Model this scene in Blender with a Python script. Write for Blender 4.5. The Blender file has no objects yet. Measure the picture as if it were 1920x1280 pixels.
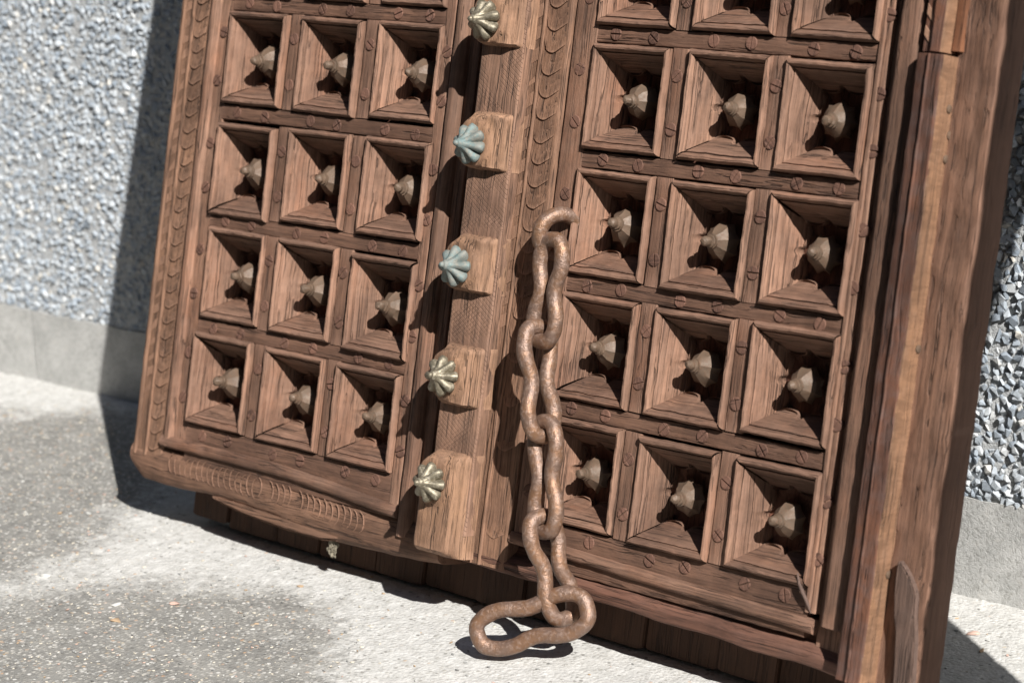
import bpy, bmesh, math, random
import numpy as np
from mathutils import Vector, Matrix, noise

random.seed(7); np.random.seed(7)
S = bpy.context.scene
COL = S.collection

# ------------------------------------------------------------------ camera
cam_d = bpy.data.cameras.new('camera')
cam = bpy.data.objects.new('camera', cam_d); COL.objects.link(cam)
RIGHT = Vector((0.73906, 0.67256, -0.038125)); UP = Vector((-0.13864, 0.207245, 0.968416)); FWD = Vector((-0.659218, 0.710432, -0.24641))
M = Matrix((RIGHT, UP, -FWD)).transposed().to_4x4()
M.translation = Vector((1.495059, -1.79142, 0.893927))
cam.matrix_world = M
cam_d.sensor_width = 36.0; cam_d.lens = 4450 / 1920 * 36
cam_d.clip_start = 0.05; cam_d.clip_end = 500
cam_d.dof.use_dof = True; cam_d.dof.focus_distance = 2.40; cam_d.dof.aperture_fstop = 6.0
S.camera = cam

# ------------------------------------------------------------------ sky, sun, exposure
SUN = Vector((0.690, -0.329, 0.645)).normalized()
world = bpy.data.worlds.new('World'); S.world = world; world.use_nodes = True
wn = world.node_tree.nodes; bg = wn['Background']
sky = wn.new('ShaderNodeTexSky'); sky.sky_type = 'NISHITA'; sky.sun_disc = False
sky.sun_elevation = math.asin(SUN.z); sky.sun_rotation = math.atan2(SUN.x, SUN.y)
world.node_tree.links.new(sky.outputs[0], bg.inputs[0]); bg.inputs[1].default_value = 0.05
sl = bpy.data.lights.new('sun', 'SUN'); sl.energy = 5.0; sl.angle = math.radians(0.53); sl.color = (1.0, 0.97, 0.93)
so = bpy.data.objects.new('sun', sl); COL.objects.link(so)
so.rotation_euler = (-SUN).to_track_quat('-Z', 'Y').to_euler(); so.location = SUN * 6
vs = S.view_settings; vs.view_transform = 'Standard'; vs.look = 'None'; vs.exposure = 0.72; vs.gamma = 1.0; vs.use_curve_mapping = False

# ------------------------------------------------------------------ material helpers
class NT:
    def __init__(s, name):
        s.m = bpy.data.materials.new(name); s.m.use_nodes = True
        s.t = s.m.node_tree; s.b = s.t.nodes['Principled BSDF']
    def n(s, typ, **kw):
        nd = s.t.nodes.new(typ)
        for k, v in kw.items(): setattr(nd, k, v)
        return nd
    def l(s, a, b): s.t.links.new(a, b)
    def val(s, sock, v):
        if hasattr(v, 'is_output') or isinstance(v, bpy.types.NodeSocket): s.l(v, sock)
        else: sock.default_value = v
    def math(s, op, a, b=0.0, c=None):
        nd = s.n('ShaderNodeMath', operation=op); s.val(nd.inputs[0], a); s.val(nd.inputs[1], b)
        if c is not None: s.val(nd.inputs[2], c)
        return nd.outputs[0]
    def mix(s, f, a, b, mode='MIX'):
        nd = s.n('ShaderNodeMix', data_type='RGBA', blend_type=mode)
        s.val(nd.inputs['Factor'], f)
        for k, v in ((6, a), (7, b)):
            if isinstance(v, bpy.types.NodeSocket): s.l(v, nd.inputs[k])
            else: nd.inputs[k].default_value = (*v, 1)
        return nd.outputs[2]
    def ramp(s, f, stops):
        nd = s.n('ShaderNodeValToRGB'); s.l(f, nd.inputs[0]); e = nd.color_ramp.elements
        while len(e) < len(stops): e.new(0.5)
        for el, (p, c) in zip(e, stops):
            el.position = p; el.color = (c, c, c, 1) if not hasattr(c, '__len__') else (*c, 1)
        return nd.outputs[0]
    def noise(s, vec, scale=1.0, detail=4.0, rough=0.55, dist=0.0):
        nd = s.n('ShaderNodeTexNoise'); s.l(vec, nd.inputs['Vector'])
        nd.inputs['Scale'].default_value = scale; nd.inputs['Detail'].default_value = detail
        nd.inputs['Roughness'].default_value = rough; nd.inputs['Distortion'].default_value = dist
        return nd.outputs[0]
    def coords(s, rnd=True):
        tc = s.n('ShaderNodeTexCoord')
        if not rnd: return tc.outputs['Object']
        oi = s.n('ShaderNodeObjectInfo')
        m = s.n('ShaderNodeVectorMath', operation='MULTIPLY_ADD')
        cx = s.n('ShaderNodeCombineXYZ')
        for i, k in enumerate((31.7, 17.3, 53.1)): s.l(s.math('MULTIPLY', oi.outputs['Random'], k), cx.inputs[i])
        ad = s.n('ShaderNodeVectorMath', operation='ADD'); s.l(tc.outputs['Object'], ad.inputs[0]); s.l(cx.outputs[0], ad.inputs[1])
        s.rnd = oi.outputs['Random']
        return ad.outputs[0]
    def scale(s, vec, sc):
        nd = s.n('ShaderNodeVectorMath', operation='MULTIPLY'); s.l(vec, nd.inputs[0]); nd.inputs[1].default_value = sc
        return nd.outputs[0]
    def bump(s, h, dist, strength=1.0):
        nd = s.n('ShaderNodeBump'); s.l(h, nd.inputs['Height']); nd.inputs['Distance'].default_value = dist; nd.inputs['Strength'].default_value = strength
        s.l(nd.outputs[0], s.b.inputs['Normal'])

def wood(name, grain, col, dark=None, warm=None, grey=None, greyamt=0.36, bump=0.0012, rough=0.78, sawn=False, cross=False, var=0.22):
    """weathered wood; grain 'x' or 'z' = long axis of the fibres in object space"""
    t = NT(name)
    col = Vector(col); col = Vector((col.x * .91, col.y * .775, col.z * .705)); dark = Vector(dark) if dark else col * 0.36
    warm = Vector(warm) if warm else Vector((col.x * 1.08, col.y * 0.84, col.z * 0.70))
    grey = Vector(grey) if grey else Vector((col.x * 0.92, col.y * 1.0, col.z * 1.10))
    v = t.coords()
    g = {'z': (1, 1, .035), 'x': (.035, 1, 1)}[grain]
    # long waviness of the fibres
    wob = t.n('ShaderNodeTexNoise'); t.l(v, wob.inputs['Vector']); wob.inputs['Scale'].default_value = 14; wob.inputs['Detail'].default_value = 2
    wadd = t.n('ShaderNodeVectorMath', operation='MULTIPLY_ADD'); t.l(wob.outputs['Color'], wadd.inputs[0]); wadd.inputs[1].default_value = (.006, .006, .006); t.l(v, wadd.inputs[2])
    gv = t.scale(wadd.outputs[0], g)
    fine = t.noise(gv, 560, 6, .72)
    mid = t.noise(gv, 210, 5, .66)
    big = t.noise(t.scale(v, {'z': (1, 1, .35), 'x': (.35, 1, 1)}[grain]), 26, 4, .6)
    big2 = t.noise(v, 60, 5, .6)
    crk = t.noise(t.scale(wadd.outputs[0], {'z': (1, 1, .016), 'x': (.016, 1, 1)}[grain]), 150, 2, .5)
    crack = t.math('SUBTRACT', 1.0, t.ramp(t.math('ABSOLUTE', t.math('SUBTRACT', crk, .5)), [(0.0, 0.0), (.010, .15), (.022, 1.0)]))
    crack = t.math('MULTIPLY', crack, t.ramp(t.noise(t.scale(v, {'z': (1, 1, .2), 'x': (.2, 1, 1)}[grain]), 75, 3, .6), [(.43, 0.0), (.56, 1.0)]))
    c = t.mix(t.ramp(mid, [(.32, 0.0), (.64, 1.0)]), tuple(dark * 0.72 + col * 0.28), tuple(col * 1.26))
    c = t.mix(t.math('MULTIPLY', t.ramp(big, [(.44, 0.0), (.72, 1.0)]), .6), c, tuple(warm))
    c = t.mix(t.math('MULTIPLY', t.ramp(big2, [(.44, 0.0), (.68, 1.0)]), greyamt), c, tuple(grey))
    c = t.mix(t.math('MULTIPLY', t.ramp(fine, [(.36, 1.0), (.53, 0.0)]), .75), c, tuple(dark))
    if sawn:
        sv = t.scale(v, {'z': (.25, .25, 1), 'x': (1, .25, .25)}[grain])
        saw = t.noise(sv, 150, 3, .6, .4)
        c = t.mix(t.math('MULTIPLY', t.ramp(saw, [(.40, 1.0), (.56, 0.0)]), .75), c, tuple(col * .5))
    c = t.mix(t.math('MULTIPLY', crack, .8), c, tuple(dark * .45))
    # stains and dust that run across neighbouring pieces, and rubbed edges
    geo = t.n('ShaderNodeNewGeometry')
    st = t.noise(geo.outputs['Position'], 11, 5, .62); du = t.noise(geo.outputs['Position'], 27, 5, .65)
    c = t.mix(t.math('MULTIPLY', t.ramp(st, [(.40, 1.0), (.54, 0.0)]), .45), c, tuple(Vector((dark.x * .62, dark.y * .58, dark.z * .58))))
    c = t.mix(t.math('MULTIPLY', t.ramp(du, [(.54, 0.0), (.76, 1.0)]), .34), c, tuple(Vector((col.x * 1.15, col.y * 1.20, col.z * 1.30))))
    c = t.mix(t.math('MULTIPLY', t.ramp(geo.outputs['Pointiness'], [(.515, 0.0), (.59, 1.0)]), .5), c, tuple(Vector((col.x * 1.55, col.y * 1.62, col.z * 1.72))))
    # per piece tone
    hv = t.n('ShaderNodeHueSaturation'); t.l(c, hv.inputs['Color'])
    t.l(t.math('MULTIPLY_ADD', t.rnd, var, 1 - var * .55), hv.inputs['Value'])
    t.l(hv.outputs[0], t.b.inputs['Base Color'])
    h = t.math('ADD', t.math('MULTIPLY', fine, .45), t.math('MULTIPLY', mid, .55))
    h = t.math('ADD', h, t.math('MULTIPLY', t.noise(v, 420, 3, .6), .25))
    h = t.math('SUBTRACT', h, t.math('MULTIPLY', crack, 1.1))
    if sawn: h = t.math('ADD', h, t.math('MULTIPLY', saw, .8))
    if cross:   # herringbone of chiselled lines
        sx = t.n('ShaderNodeSeparateXYZ'); tc = t.n('ShaderNodeTexCoord'); t.l(tc.outputs['Object'], sx.inputs[0])
        def stripes(a, b):
            p = t.math('ADD', t.math('MULTIPLY', sx.outputs[0], a), t.math('MULTIPLY', sx.outputs[2], b))
            return t.ramp(t.math('ABSOLUTE', t.math('SUBTRACT', t.math('FRACT', p), .5)), [(.02, 0.0), (.12, 1.0)])
        msk = t.ramp(t.noise(v, 48, 2), [(.44, 0.0), (.50, 1.0)])
        lines = t.math('MINIMUM', stripes(150, 210), t.math('MAXIMUM', stripes(150, -190), msk))
        lines = t.math('MAXIMUM', lines, t.ramp(t.noise(v, 34, 2), [(.50, 0.0), (.62, 1.0)]))
        front = t.math('LESS_THAN', sx.outputs[1], -.0268)
        h = t.math('ADD', h, t.math('MULTIPLY', t.math('MULTIPLY', t.math('SUBTRACT', lines, 1.0), front), .7))
    t.bump(h, bump, 1.0)
    t.b.inputs['Roughness'].default_value = rough
    t.b.inputs['Specular IOR Level'].default_value = .35
    return t.m

BR = (.262, .172, .124)
MAT = {}
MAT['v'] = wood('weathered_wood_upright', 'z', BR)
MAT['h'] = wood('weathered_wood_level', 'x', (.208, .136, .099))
MAT['rail'] = wood('rail_wood', 'x', (.166, .103, .073), warm=(.172, .089, .055), greyamt=.4)
MAT['munt'] = wood('muntin_wood', 'z', (.208, .134, .096))
MAT['post'] = wood('post_wood', 'z', (.310, .205, .138), warm=(.340, .190, .105), greyamt=.3)
MAT['cross'] = wood('chiselled_post_wood', 'z', (.260, .172, .124), warm=(.285, .160, .102), cross=True, bump=.0008)
MAT['border'] = wood('border_wood', 'z', (.235, .150, .102), warm=(.255, .138, .082))
MAT['borderh'] = wood('border_wood_level', 'x', (.195, .124, .086), warm=(.210, .112, .068))
MAT['jamb'] = wood('jamb_wood', 'z', (.205, .128, .090), warm=(.215, .116, .074), bump=.0010)
MAT['lathf'] = wood('lath_front_wood', 'z', (.150, .078, .054), warm=(.190, .076, .036), grey=(.140, .098, .088), greyamt=.6)
MAT['raw'] = wood('raw_sawn_wood', 'z', (.250, .154, .092), warm=(.260, .135, .068), grey=(.185, .125, .095), dark=(.110, .062, .036), sawn=True, var=.1)
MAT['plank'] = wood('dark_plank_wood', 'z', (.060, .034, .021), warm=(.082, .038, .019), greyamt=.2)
MAT['greyw'] = wood('grey_splinter_wood', 'z', (.110, .080, .066), warm=(.110, .076, .060))
MAT['railb'] = wood('bottom_rail_wood', 'x', (.160, .092, .068), warm=(.190, .084, .054), greyamt=.5)
MAT['floor'] = wood('panel_floor_wood', 'z', (.165, .085, .058), warm=(.210, .075, .046), greyamt=.2)
MAT['peg'] = wood('peg_wood', 'z', (.140, .082, .060), warm=(.160, .076, .048), greyamt=.4, var=.4)

def metal(name, base, alt, spot, rough=.42, metallic=.75, bump=.0005, sc=1.0):
    t = NT(name); v = t.coords()
    a = t.noise(v, 90 * sc, 5, .6); b = t.noise(v, 320 * sc, 4, .6); p = t.noise(v, 900 * sc, 3, .6)
    c = t.mix(t.ramp(a, [(.40, 0.0), (.62, 1.0)]), base, alt)
    m2 = t.ramp(b, [(.50, 0.0), (.66, 1.0)])
    c = t.mix(t.math('MULTIPLY', m2, .7), c, spot)
    t.l(c, t.b.inputs['Base Color'])
    t.l(t.math('MULTIPLY', t.math('SUBTRACT', 1.0, t.math('MULTIPLY', m2, .7)), metallic), t.b.inputs['Metallic'])
    t.l(t.math('MULTIPLY_ADD', b, .35, rough - .1), t.b.inputs['Roughness'])
    t.bump(t.math('ADD', t.math('MULTIPLY', b, .7), t.math('MULTIPLY', p, .3)), bump)
    return t.m
MAT['knob'] = metal('tarnished_knob_metal', (.112, .077, .053), (.140, .092, .061), (.118, .064, .038), rough=.52, metallic=.15)
MAT['brass'] = metal('tarnished_brass', (.215, .188, .135), (.150, .130, .092), (.30, .265, .205), rough=.42, metallic=.6)
MAT['verd'] = metal('verdigris_brass', (.180, .186, .168), (.125, .178, .175), (.235, .218, .182), rough=.6, metallic=.25)
MAT['rust'] = metal('rusty_iron', (.188, .122, .092), (.215, .118, .068), (.225, .158, .126), rough=.36, metallic=.45, bump=.0013, sc=.8)

# ------------------------------------------------------------------ mesh helpers
def jit(p, amp, fr=70.0, seed=0.0):
    if amp <= 0: return p
    q = Vector(p) * fr + Vector((seed, seed * 1.7, -seed))
    n = noise.noise_vector(q) * .7 + noise.noise_vector(q * 2.9) * .3
    return (p[0] + n.x * amp, p[1] + n.y * amp, p[2] + n.z * amp)

def mesh(name, verts, faces, mats, fm=None, smooth=40):
    me = bpy.data.meshes.new(name); me.from_pydata([tuple(v) for v in verts], [], faces)
    for m in (mats if isinstance(mats, (list, tuple)) else [mats]): me.materials.append(m)
    if fm is not None: me.polygons.foreach_set('material_index', fm)
    if smooth:
        me.polygons.foreach_set('use_smooth', [True] * len(me.polygons)); me.set_sharp_from_angle(angle=math.radians(smooth))
    me.validate(); me.update()
    return me

def obj(name, me, parent=None, loc=(0, 0, 0), rot=(0, 0, 0)):
    o = bpy.data.objects.new(name, me); COL.objects.link(o)
    o.location = loc; o.rotation_euler = rot
    if parent is not None: o.parent = parent
    return o
def tag(o, label=None, cat=None, group=None, kind=None):
    for k, v in (('label', label), ('category', cat), ('group', group), ('kind', kind)):
        if v: o[k] = v
    return o

VB = .545
def D(u, v, w): return (u, -w, v + VB)      # door coordinates (right, up the slope, out) -> door-local

def roundpoly(pts, r, n=3):
    """round the corners of a closed polygon; r number or list"""
    out = []; N = len(pts)
    for i, p in enumerate(pts):
        rr = r[i] if hasattr(r, '__len__') else r
        if rr <= 0: out.append(p); continue
        p = Vector(p); a = Vector(pts[i - 1]) - p; b = Vector(pts[(i + 1) % N]) - p
        k = min(rr, a.length * .48, b.length * .48)
        A = p + a.normalized() * k; B = p + b.normalized() * k
        for j in range(n + 1):
            t = j / n; out.append(tuple((1 - t) ** 2 * A + 2 * t * (1 - t) * p + t * t * B))
    return out

def sweep(name, prof, axis, a0, a1, mat, parent=None, n=None, amp=.0006, fr=60, seed=None, k0=0, k1=0, origin=None, smooth=45, warp=None):
    """closed profile [(s, w)] swept along 'u' (s = v) or 'v' (s = u)."""
    seed = random.uniform(0, 50) if seed is None else seed
    n = n or max(2, int(abs(a1 - a0) / .012)); P = len(prof); V = []; F = []
    for i in range(n + 1):
        t = i / n
        for s, w in prof:
            a = (a0 + k0 * s) * (1 - t) + (a1 + k1 * s) * t
            u, v = (a, s) if axis == 'u' else (s, a)
            if warp: u, v, w2 = warp(u, v, w, t)
            else: w2 = w
            V.append(jit((u, v, w2), amp, fr, seed))
    for i in range(n):
        for j in range(P):
            k = (j + 1) % P
            F.append((i * P + j, i * P + k, (i + 1) * P + k, (i + 1) * P + j))
    F.append(tuple(range(P))[::-1]); F.append(tuple(n * P + j for j in range(P)))
    # orientation of the profile decides the winding
    area = sum(prof[j][0] * prof[(j + 1) % P][1] - prof[(j + 1) % P][0] * prof[j][1] for j in range(P))
    flip = (area > 0) == (axis == 'v')
    if a1 < a0: flip = not flip
    if flip: F = [f[::-1] for f in F]
    ou, ov, ow = origin or ((a0 + a1) / 2 if axis == 'u' else prof[0][0], prof[0][0] if axis == 'u' else (a0 + a1) / 2, 0)
    V = [(u - ou, -(w - ow), v - ov) for u, v, w in V]
    # make normals consistent whatever the flags above gave
    me = mesh(name, V, F, mat, smooth=None)
    bm = bmesh.new(); bm.from_mesh(me); bmesh.ops.recalc_face_normals(bm, faces=bm.faces); bm.to_mesh(me); bm.free()
    me.polygons.foreach_set('use_smooth', [True] * len(me.polygons)); me.set_sharp_from_angle(angle=math.radians(smooth))
    if parent is None and origin is None: return me
    return obj(name, me, parent, D(ou, ov, ow))

def bar(name, u0, u1, v0, v1, w0, w1, mat, parent, axis, r=.0022, amp=.0006, fr=60, n=None, warp=None):
    if axis == 'u': prof = [(v0, w0), (v1, w0), (v1, w1), (v0, w1)]; a = (u0, u1)
    else: prof = [(u0, w0), (u1, w0), (u1, w1), (u0, w1)]; a = (v0, v1)
    prof = roundpoly(prof, [0, 0, r, r])
    o = sweep(name, prof, axis, a[0], a[1], mat, parent, amp=amp, fr=fr, n=n, origin=((u0 + u1) / 2, (v0 + v1) / 2, 0), warp=warp)
    return o

def plate(name, poly, w0, w1, mat, parent, amp=.0005, r=.001):
    """an outline given in door coordinates with real thickness"""
    cu = sum(p[0] for p in poly) / len(poly); cv = sum(p[1] for p in poly) / len(poly)
    bm = bmesh.new()
    ring = [bm.verts.new(jit((p[0] - cu, -w0, p[1] - cv), amp)) for p in poly]
    f = bm.faces.new(ring)
    e = bmesh.ops.extrude_face_region(bm, geom=[f])
    for vv in e['geom']:
        if isinstance(vv, bmesh.types.BMVert): vv.co.y += -(w1 - w0)
    bmesh.ops.bevel(bm, geom=list(bm.edges), offset=r, segments=2, affect='EDGES')
    bmesh.ops.recalc_face_normals(bm, faces=bm.faces)
    me = bpy.data.meshes.new(name); bm.to_mesh(me); bm.free(); me.materials.append(mat)
    me.polygons.foreach_set('use_smooth', [True] * len(me.polygons)); me.set_sharp_from_angle(angle=math.radians(40))
    return obj(name, me, parent, D(cu, cv, 0))

def tube(name, pts, r, mat, closed=True, ns=14, amp=.0008, seed=0.0):
    pts = [Vector(p) for p in pts]; N = len(pts); V = []; F = []
    tan = [((pts[(i + 1) % N] - pts[i - 1]) if closed else (pts[min(i + 1, N - 1)] - pts[max(i - 1, 0)])).normalized() for i in range(N)]
    up = tan[0].orthogonal().normalized(); fr = []
    for i in range(N):
        up = (up - tan[i] * up.dot(tan[i])).normalized(); fr.append((up.copy(), tan[i].cross(up)))
    tw = 0
    if closed:
        u2 = (fr[-1][0] - tan[0] * fr[-1][0].dot(tan[0])).normalized()
        tw = math.atan2(u2.dot(fr[0][1]), u2.dot(fr[0][0]))
    for i in range(N):
        a, b = fr[i]; rr = r[i] if hasattr(r, '__len__') else r
        for k in range(ns):
            th = 2 * math.pi * k / ns - tw * i / N
            V.append(jit(tuple(pts[i] + (a * math.cos(th) + b * math.sin(th)) * rr), amp, 90, seed))
    for i in range(N if closed else N - 1):
        for k in range(ns):
            F.append((i * ns + k, i * ns + (k + 1) % ns, ((i + 1) % N) * ns + (k + 1) % ns, ((i + 1) % N) * ns + k))
    if not closed:
        F.append(tuple(range(ns))[::-1]); F.append(tuple((N - 1) * ns + k for k in range(ns)))
    return mesh(name, V, F, mat, smooth=60)

# ------------------------------------------------------------------ ground
def axis_coords(lo, hi, step, far):
    a = list(np.arange(lo, hi + step / 2, step)); g = step; x = a[-1]; y = a[0]; r = []; l = []
    while x < far: g *= 1.35; x += g; r.append(x)
    g = step
    while y > -far: g *= 1.35; y -= g; l.append(y)
    return np.array(l[::-1] + a + r)
def sdpoly(x, y, P):
    """signed distance, negative inside"""
    d = 1e9; ins = False; n = len(P)
    for i in range(n):
        x1, y1 = P[i]; x2, y2 = P[(i + 1) % n]
        ex, ey = x2 - x1, y2 - y1; t = max(0, min(1, ((x - x1) * ex + (y - y1) * ey) / (ex * ex + ey * ey)))
        d = min(d, math.hypot(x - x1 - t * ex, y - y1 - t * ey))
        if (y1 > y) != (y2 > y) and x < (x2 - x1) * (y - y1) / (y2 - y1) + x1: ins = not ins
    return -d if ins else d
GREY_A = [(-1.55, -.05), (-1.238, .082), (-1.109, .172), (-.93, .17), (-.80, .02), (-.735, -.10), (-.655, -.215), (-.625, -.33), (-.66, -.5), (-1.3, -1.1), (-2.2, -.6)]
GREY_B = [(-.60, -.37), (-.568, -.285), (-.483, -.240), (-.389, -.196), (-.302, -.188), (-.236, -.238), (-.13, -.322), (-.02, -.47), (-.1, -.9), (-.7, -1.0), (-.75, -.5)]
gx = axis_coords(-1.56, .62, .008, 60); gy = axis_coords(-.70, .34, .008, 60)
gv = []; lime = []; tar = []
for y in gy:
    for x in gx:
        near = -1.8 < x < .9 and -.9 < y < .5
        n1 = noise.noise(Vector((x * 7, y * 7, 0))); z = 0.0
        if near:
            z = .0012 * noise.noise(Vector((x * 60, y * 60, 3))) + .0010 * noise.noise(Vector((x * 150, y * 150, 5))) - .0012
            d = min(sdpoly(x, y, GREY_A), sdpoly(x, y, GREY_B))
            nn = .030 * n1 + .022 * noise.noise(Vector((x * 24, y * 24, 1))) + .014 * noise.noise(Vector((x * 75, y * 75, 2)))
            lm = max(0, min(1, .5 + (d + nn * 1.6) / .13))
        else: lm = max(0, min(1, .35 + .8 * noise.noise(Vector((x * 1.3, y * 1.3, 2)))))
        tar.append(max(0, min(1, (max(-.72 - y, x - .75, -1.75 - x) + .05 * n1) / .06))); gv.append((x, y, z)); lime.append(lm)  # mask of the out-of-view ground, darkened to cut light bouncing onto wall and door
nx, ny = len(gx), len(gy)
gf = [(j * nx + i, j * nx + i + 1, (j + 1) * nx + i + 1, (j + 1) * nx + i) for j in range(ny - 1) for i in range(nx - 1)]
t = NT('concrete_ground'); v = t.coords(False)
at = t.n('ShaderNodeAttribute', attribute_name='lime')
sp = t.noise(v, 330, 4, .7); sp2 = t.noise(v, 900, 2, .6); bl = t.noise(v, 18, 4, .6); bl2 = t.noise(v, 70, 3, .6)
vor = t.n('ShaderNodeTexVoronoi'); t.l(v, vor.inputs['Vector']); vor.inputs['Scale'].default_value = 210; vor.inputs['Randomness'].default_value = 1
vs_ = t.n('ShaderNodeSeparateColor'); t.l(vor.outputs['Color'], vs_.inputs[0])
stonec = t.ramp(vs_.outputs[0], [(0.0, (.135, .13, .12)), (.3, (.235, .226, .206)), (.55, (.31, .298, .268)), (.8, (.46, .442, .40)), (.93, (.66, .645, .61)), (.97, (.44, .27, .16)), (1.0, (.5, .46, .36))])
gap = t.ramp(vor.outputs['Distance'], [(.30, 1.0), (.62, 0.0)])
greyc = t.mix(gap, (.215, .210, .195), stonec)
greyc = t.mix(t.math('MULTIPLY', t.ramp(sp2, [(.42, 1.0), (.56, 0.0)]), .5), greyc, (.12, .116, .108))
greyc = t.mix(t.math('MULTIPLY', t.ramp(bl, [(.44, 0.0), (.70, 1.0)]), .30), greyc, (.42, .405, .37))
limec = t.mix(t.ramp(bl2, [(.35, 0.0), (.70, 1.0)]), (.44, .434, .412), (.57, .563, .54))
limec = t.mix(t.math('MULTIPLY', t.ramp(sp, [(.53, 0.0), (.66, 1.0)]), .6), limec, (.30, .28, .245))
limec = t.mix(t.math('MULTIPLY', t.math('MULTIPLY', gap, t.ramp(vs_.outputs[1], [(.86, 0.0), (.9, 1.0)])), .8), limec, stonec)
f = t.math('ADD', at.outputs['Fac'], t.math('ADD', t.math('MULTIPLY', t.math('SUBTRACT', sp, .5), 1.3), t.math('MULTIPLY', t.math('SUBTRACT', bl2, .5), .8)))
gcol = t.mix(t.ramp(f, [(.22, 0.0), (.80, 1.0)]), greyc, limec)
bcut_n = t.n('ShaderNodeAttribute', attribute_name='bounce_cut')
t.l(t.mix(bcut_n.outputs['Fac'], gcol, t.mix(sp, (.030, .030, .031), (.075, .073, .070))), t.b.inputs['Base Color'])  # added asphalt-dark tone beyond the view, keeps bounce light low
t.b.inputs['Roughness'].default_value = .92; t.b.inputs['Specular IOR Level'].default_value = .2
hb = t.math('ADD', t.math('MULTIPLY', gap, .6), t.math('ADD', t.math('MULTIPLY', sp, .9), t.math('MULTIPLY', sp2, .5)))
t.bump(hb, .0011, .7)
me = mesh('ground', gv, gf, t.m, smooth=80)
me.attributes.new('lime', 'FLOAT', 'POINT').data.foreach_set('value', lime); me.attributes.new('bounce_cut', 'FLOAT', 'POINT').data.foreach_set('value', tar)
tag(obj('ground', me), kind='structure')

# ------------------------------------------------------------------ wall with stone dash and plinth
WY0, WSL = .2522, .0200
def wy(x): return WY0 + WSL * x
def ptop(x): return .1035 + .0025 * x + .004 * noise.noise(Vector((x * 9, 0, 3))) + .003 * noise.noise(Vector((x * 33, 0, 8)))
t = NT('lime_mortar'); v = t.coords(False)
a = t.noise(v, 60, 5, .65); b = t.noise(v, 300, 4, .65)
# farther off, where single chips are no longer modelled, the chips go on in the render's own pattern
sxm = t.n('ShaderNodeSeparateXYZ'); t.l(v, sxm.inputs[0])
off_ = t.math('MAXIMUM', t.math('LESS_THAN', sxm.outputs[0], -1.85), t.math('MAXIMUM', t.math('GREATER_THAN', sxm.outputs[0], .70), t.math('GREATER_THAN', sxm.outputs[2], 1.2)))
vm = t.n('ShaderNodeTexVoronoi'); t.l(v, vm.inputs['Vector']); vm.inputs['Scale'].default_value = 105
vc = t.n('ShaderNodeSeparateColor'); t.l(vm.outputs['Color'], vc.inputs[0])
chipc = t.ramp(vc.outputs[0], [(0.0, (.24, .285, .34)), (.4, (.37, .42, .475)), (.75, (.50, .54, .58)), (1.0, (.60, .61, .60))])
t.l(t.mix(off_, t.mix(a, (.42, .435, .44), (.58, .59, .59)), chipc), t.b.inputs['Base Color']); t.b.inputs['Roughness'].default_value = .95
hm = t.math('ADD', t.math('ADD', a, b), t.math('MULTIPLY', t.math('MULTIPLY', t.math('SUBTRACT', 1.0, vm.outputs['Distance']), off_), 1.6))
t.bump(hm, .004); MORTAR = t.m
t = NT('plinth_concrete'); v = t.coords(False)
a = t.noise(v, 22, 5, .65); b = t.noise(v, 240, 5, .7); c_ = t.noise(v, 90, 4, .6)
c = t.mix(t.ramp(a, [(.35, 0.0), (.65, 1.0)]), (.42, .42, .405), (.56, .556, .535))
c = t.mix(t.math('MULTIPLY', t.ramp(b, [(.36, 1.0), (.5, 0.0)]), .55), c, (.20, .195, .175))
c = t.mix(t.math('MULTIPLY', t.ramp(c_, [(.58, 0.0), (.7, 1.0)]), .5), c, (.56, .54, .50))
t.l(c, t.b.inputs['Base Color']); t.b.inputs['Roughness'].default_value = .93
t.bump(t.math('ADD', t.math('MULTIPLY', b, 1.0), t.math('MULTIPLY', t.noise(v, 700, 3, .7), .6)), .0018, .8); PLINTH = t.m

wall = tag(obj('pebbledash_wall', None), 'grey stone-chip rendered wall with a concrete plinth behind the carved door', 'wall', kind='thing')
wall.location = (0, WY0, 0)
# mortar sheet with thickness
xs = np.concatenate([[-30, -12, -6, -3.2], np.arange(-2.2, 1.6, .03), [2.4, 5, 12, 30]]); V = []; F = []
zs = [0, .25, .5, .75, 1.0, 1.4, 2.2, 3.2]
for x in xs:
    for k, z in enumerate(zs):
        V.append((x, wy(x) + .002 * noise.noise(Vector((x * 30, z * 30, 0))) - WY0, ptop(x) if k == 0 else z))
nz = len(zs)
F = [(i * nz + k, (i + 1) * nz + k, (i + 1) * nz + k + 1, i * nz + k + 1) for i in range(len(xs) - 1) for k in range(nz - 1)]
obj('mortar_face', mesh('mortar_face', V, F, MORTAR, smooth=60), wall)
# wall body behind
V = [(x, wy(x) - WY0 + dy, z) for x in (-30, 30) for dy in (.03, .30) for z in (-.05, 3.2)]
F = [(0, 1, 3, 2), (4, 6, 7, 5), (0, 4, 5, 1), (2, 3, 7, 6), (1, 5, 7, 3), (0, 2, 6, 4)]
obj('wall_body', mesh('wall_body', V, F, MORTAR, smooth=None), wall)
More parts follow.
